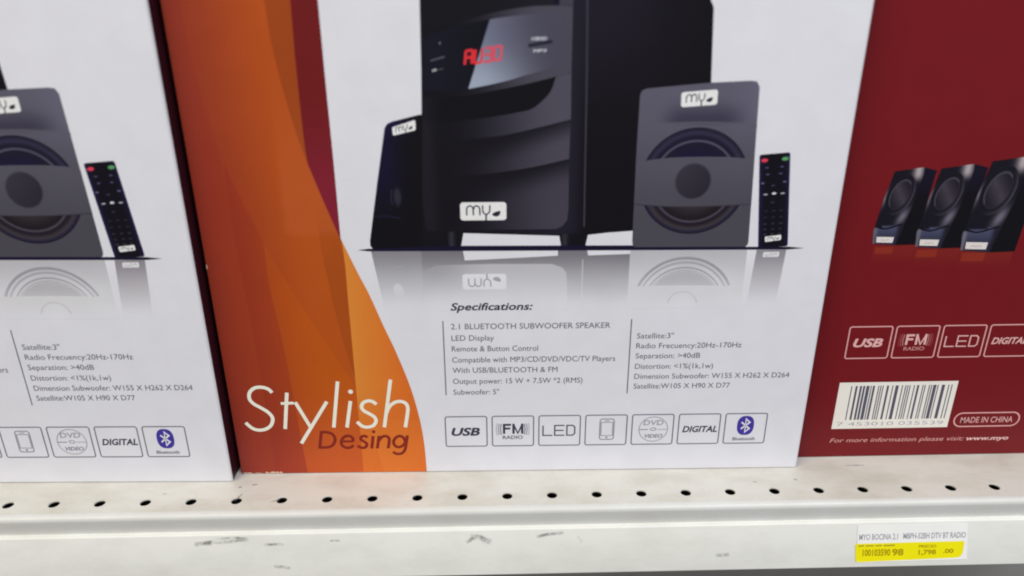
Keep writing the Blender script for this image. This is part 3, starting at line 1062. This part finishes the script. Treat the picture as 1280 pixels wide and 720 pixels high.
# ------------------------------------------------------------------ the cartons
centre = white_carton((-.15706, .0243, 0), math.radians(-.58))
tag(centre, 'white speaker carton with orange swoosh and Stylish Desing lettering, next to the dark red carton', 'box', 'white speaker cartons on the shelf')
RZ = -.022
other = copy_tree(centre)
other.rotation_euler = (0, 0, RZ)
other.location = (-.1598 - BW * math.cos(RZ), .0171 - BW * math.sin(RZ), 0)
tag(other, 'white speaker carton standing a little forward, beside the orange edge of its neighbour', 'box', 'white speaker cartons on the shelf')


def pictured_speaker(parent, u0, v0, sx, sy, L):
    f = lambda u, v: (u0 + sx * (u - 22.7), v0 + sy * (v - 137.7))
    g = lambda u, v: (22.7 + (u - u0) / sx, 137.7 + (v - v0) / sy)
    I = Ink()
    fr = [(27.3, 177.3), (42.4, 179.3), (42.8, 176), (40.6, 160), (35.2, 136.6), (22.7, 137.7), (21.8, 144.7), (24.3, 162.8)]
    sd = [(42.4, 179.3), (49.3, 177.5), (48.0, 164.2), (46.1, 136.9), (35.2, 136.6), (40.6, 160), (42.8, 176)]

    def frontc(u, v):
        a, b_ = g(u, v)
        c = (20, 17, 28)
        c = mixc(c, (170, 160, 164), math.exp(-((a - 39.9) / 2.7) ** 2) * ss(170, 176, b_))
        c = mixc(c, (108, 103, 118), math.exp(-((a - 35.8 - (b_ - 152) * .4) / 2.3) ** 2 - ((b_ - 152.5) / 5) ** 2))
        c = mixc(c, (110, 104, 116), math.exp(-((a - 24.2 - (b_ - 160) * .13) / .9) ** 2 - ((b_ - 163) / 5) ** 2))
        if b_ < 147.4 + (a - 29) * .12:
            c = mixc((66, 70, 96), (40, 40, 60), ss(147, 138, b_))
            c = mixc(c, (30, 26, 40), ss(33.5, 36, a))
            c = mixc(c, (112, 108, 116), math.exp(-((a - 22.9) / .8) ** 2))
        return c
    I.poly([f(*p) for p in fr][::-1], frontc, L, 1.1)
    I.poly([f(*p) for p in sd][::-1], lambda u, v: mixc((20, 15, 34), (13, 11, 17), ss(174, 160, g(u, v)[1])), L, 3)
    I.stroke([f(*p) for p in spline([(23.4, 147.0), (28.5, 146.0), (36.8, 148.6)], 5)], .9, (12, 10, 16), L + 1)

    def cone(r, a):
        s_ = math.sin(a)
        if r > .97:
            return mixc((30, 26, 36), (90, 86, 98), cl(math.cos(a + .2)))
        if r > .72:
            return (18, 15, 28) if r < .92 else mixc((22, 19, 28), (56, 52, 64), cl(math.cos(a + .2)))
        if r > .66:
            return (70, 66, 76) if math.cos(a + .6) < 0 else (40, 36, 48)
        return mixc((62, 57, 68), (28, 24, 36), abs(math.sin(a + .5)) * r / .66)
    c = f(32.6, 164.6)
    I.radial(c, 6.9 * sx, 11.2 * sy, cone, L + 1, (.2, .4, .6, .66, .72, .8, .92, .97, 1.0), 40, 0, -.30)
    lb = [(24.3, 141.5), (33.7, 141.2), (33.4, 138.0), (24.5, 138.3)]
    I.poly([f(*p) for p in lb][::-1], (214, 206, 204), L + 2)
    q = quad_map([f(*p) for p in lb])
    I.text('myo', *q(.25, .72), q(.75, .5)[0], 1.2 * sy, (160, 152, 156), L + 3)
    return I.build('satellite_speaker_picture', parent)


def red_carton():
    root = empty('speaker_box', (.17571, .03099, 0), 0)
    tag(root, 'dark red carton side with three black speakers, pale icons and a barcode', 'box')
    carton_body(root, BD, BW - .002, BH, MAROON, (150, 60, 34), (86, 26, 44), MAROON)
    # faint mirror image under the pictured speakers
    I = Ink()
    for u0, v0, w_, sc in ((23.6, 136.4, 22.5, 1), (46.6, 134.6, 25, 1.12), (71.8, 132.6, 29, 1.29)):
        I.poly([(u0, v0), (u0 + w_, v0), (u0 + w_, v0 - 13), (u0, v0 - 13)][::-1], lambda u, v, v0=v0: mixc(MAROON, (116, 31, 28), ss(v0 - 13, v0, v)), 1 + int(sc * 8) % 2, 2)
        I.poly([(u0 + 1.2, v0 - 1), (u0 + 11 * sc, v0 - 1), (u0 + 10.6 * sc, v0 - 4.6 * sc), (u0 + 1.2, v0 - 4.6 * sc)][::-1], (132, 42, 30), 3)
    I.build('speaker_reflection_print', root)
    pictured_speaker(root, 22.7, 137.7, 1.0, 1.0, 4)
    pictured_speaker(root, 46.4, 135.6, 1.11, 1.085, 8)
    pictured_speaker(root, 71.6, 133.2, 1.28, 1.235, 12)
    lc = (214, 160, 160)
    for i, k in enumerate(('usb', 'fm', 'led', 'digital', 'bluetooth')):
        feature_icon(root, k, 19.1 + 26.9 * i, 67.8, 24.4, 20.1, lc, (216, 168, 168), MAROON, True)
    B = Ink()
    B.poly([(19.0, 20.2), (89.0, 20.2), (89.0, 51.9), (19.0, 51.9)], (226, 220, 214), 2)
    x = 26.2
    rnd = random.Random(21)
    while x < 86:
        wd = rnd.choice((.64, .64, 1.28, 1.28, 1.9))
        B.poly([(x, 26.4), (x + wd, 26.4), (x + wd, 49.5), (x, 49.5)], (84, 82, 100), 3)
        x += wd + rnd.choice((.64, .64, 1.28, 1.9))
    B.text('7 453010 035539', 21.5, 22.2, 86, 2.6, (165, 163, 172), 3)
    B.build('barcode', root)
    P = Ink()
    P.stroke(P.rrect_pts(92.3, 20.4, 131.6, 29.8, 4.6, 8), .8, lc, 3, True)
    P.text('MADE IN CHINA', 96.2, 23.0, 127.8, 4.0, (206, 158, 158), 3, 0, .01)
    P.build('origin_mark', root)
    L = Ink()
    L.text('For more information please visit:', 19.4, 10.6, 101.2, 2.9, (206, 150, 148), 3, .22)
    L.text('www.myo', 102.6, 10.6, 128.5, 2.9, (218, 176, 174), 3, .22, .03)
    L.build('website_line', root)
    return root


red = red_carton()


# ------------------------------------------------------------------ shelf price tag in the channel
def price_tag():
    X0, X1 = 196.0, 258.5
    root = empty('price_tag', (X0 * .001, -.016, -.036))
    tag(root, 'white and yellow paper price label on the front edge of the shelf', 'label')
    off = Vector((X0 * .001, -.016, -.036))
    Z = .0442

    def build(I, name, parent, lift):
        vv = []
        for x, y, z in I.v:
            a = ON_FACE(x * 1000, z * 1000, lift - y)
            vv.append((a[0] - off.x, a[1] - off.y, a[2] - Z - off.z))
        I.v = vv
        I.f = [tuple(reversed(q)) for q in I.f]
        return I.build(name, parent)
    I = Ink()
    I.poly([(X0, .6), (X1, .6), (X1 + .4, 22.0), (X0, 22.6)], (228, 228, 226), 0)
    card = build(I, 'paper_card', root, .0003)
    Y = Ink()
    Y.poly([(X0 - .9, 12.0), (X0 - .4, 11.6), (X1 - 2, 11.2), (X1 - 1.6, 12.0), (X1 - 2.2, 18), (X1 - 3.6, 20.4), (X1 - 6, 20.9), (X0 + 1, 22.4), (X0 - .6, 21.6)], (236, 214, 8), 2)
    build(Y, 'yellow_band', root, .0003)
    T = Ink()

    def line(s, u0, d, u1, cap, col, layer, bold=0):
        v, f = glyph_mesh(s, 0, bold)
        T._add([(u0 + x * (u1 - u0), d - y * cap) for x, y in v], [tuple(reversed(q)) for q in f], col, layer)
    g = (150, 150, 160)
    line('MYO BOCINA 2.1', X0 + 1, 9.4, X0 + 23, 3.4, g, 3, .02)
    line('MBPH-52BH DTV BT RADIO', X0 + 26, 9.2, X1 - 1, 3.4, g, 3, .02)
    for a_, b_ in ((.6, 4), (4.8, 9.5), (10.4, 14), (15, 21.5)):      # small print too blurred to read
        T.poly([(X0 + a_, 12.5), (X0 + b_, 12.4), (X0 + b_, 13.3), (X0 + a_, 13.4)], (168, 152, 40), 4)
    k = (160, 140, 8)
    line('100103590', X0 + 3.2, 18.8, X0 + 19, 4.0, k, 4, .035)
    line('98', X0 + 20, 18.8, X0 + 26.5, 4.0, k, 4, .035)
    line('PRECIO', X0 + 35, 14.6, X0 + 45, 1.7, k, 4, .03)
    line('1,798', X0 + 35, 18.6, X0 + 45, 2.9, k, 4, .035)
    line('.00', X0 + 49, 18.0, X0 + 55, 2.6, k, 4, .035)
    build(T, 'label_printing', root, .0003)
    return root


price_tag()
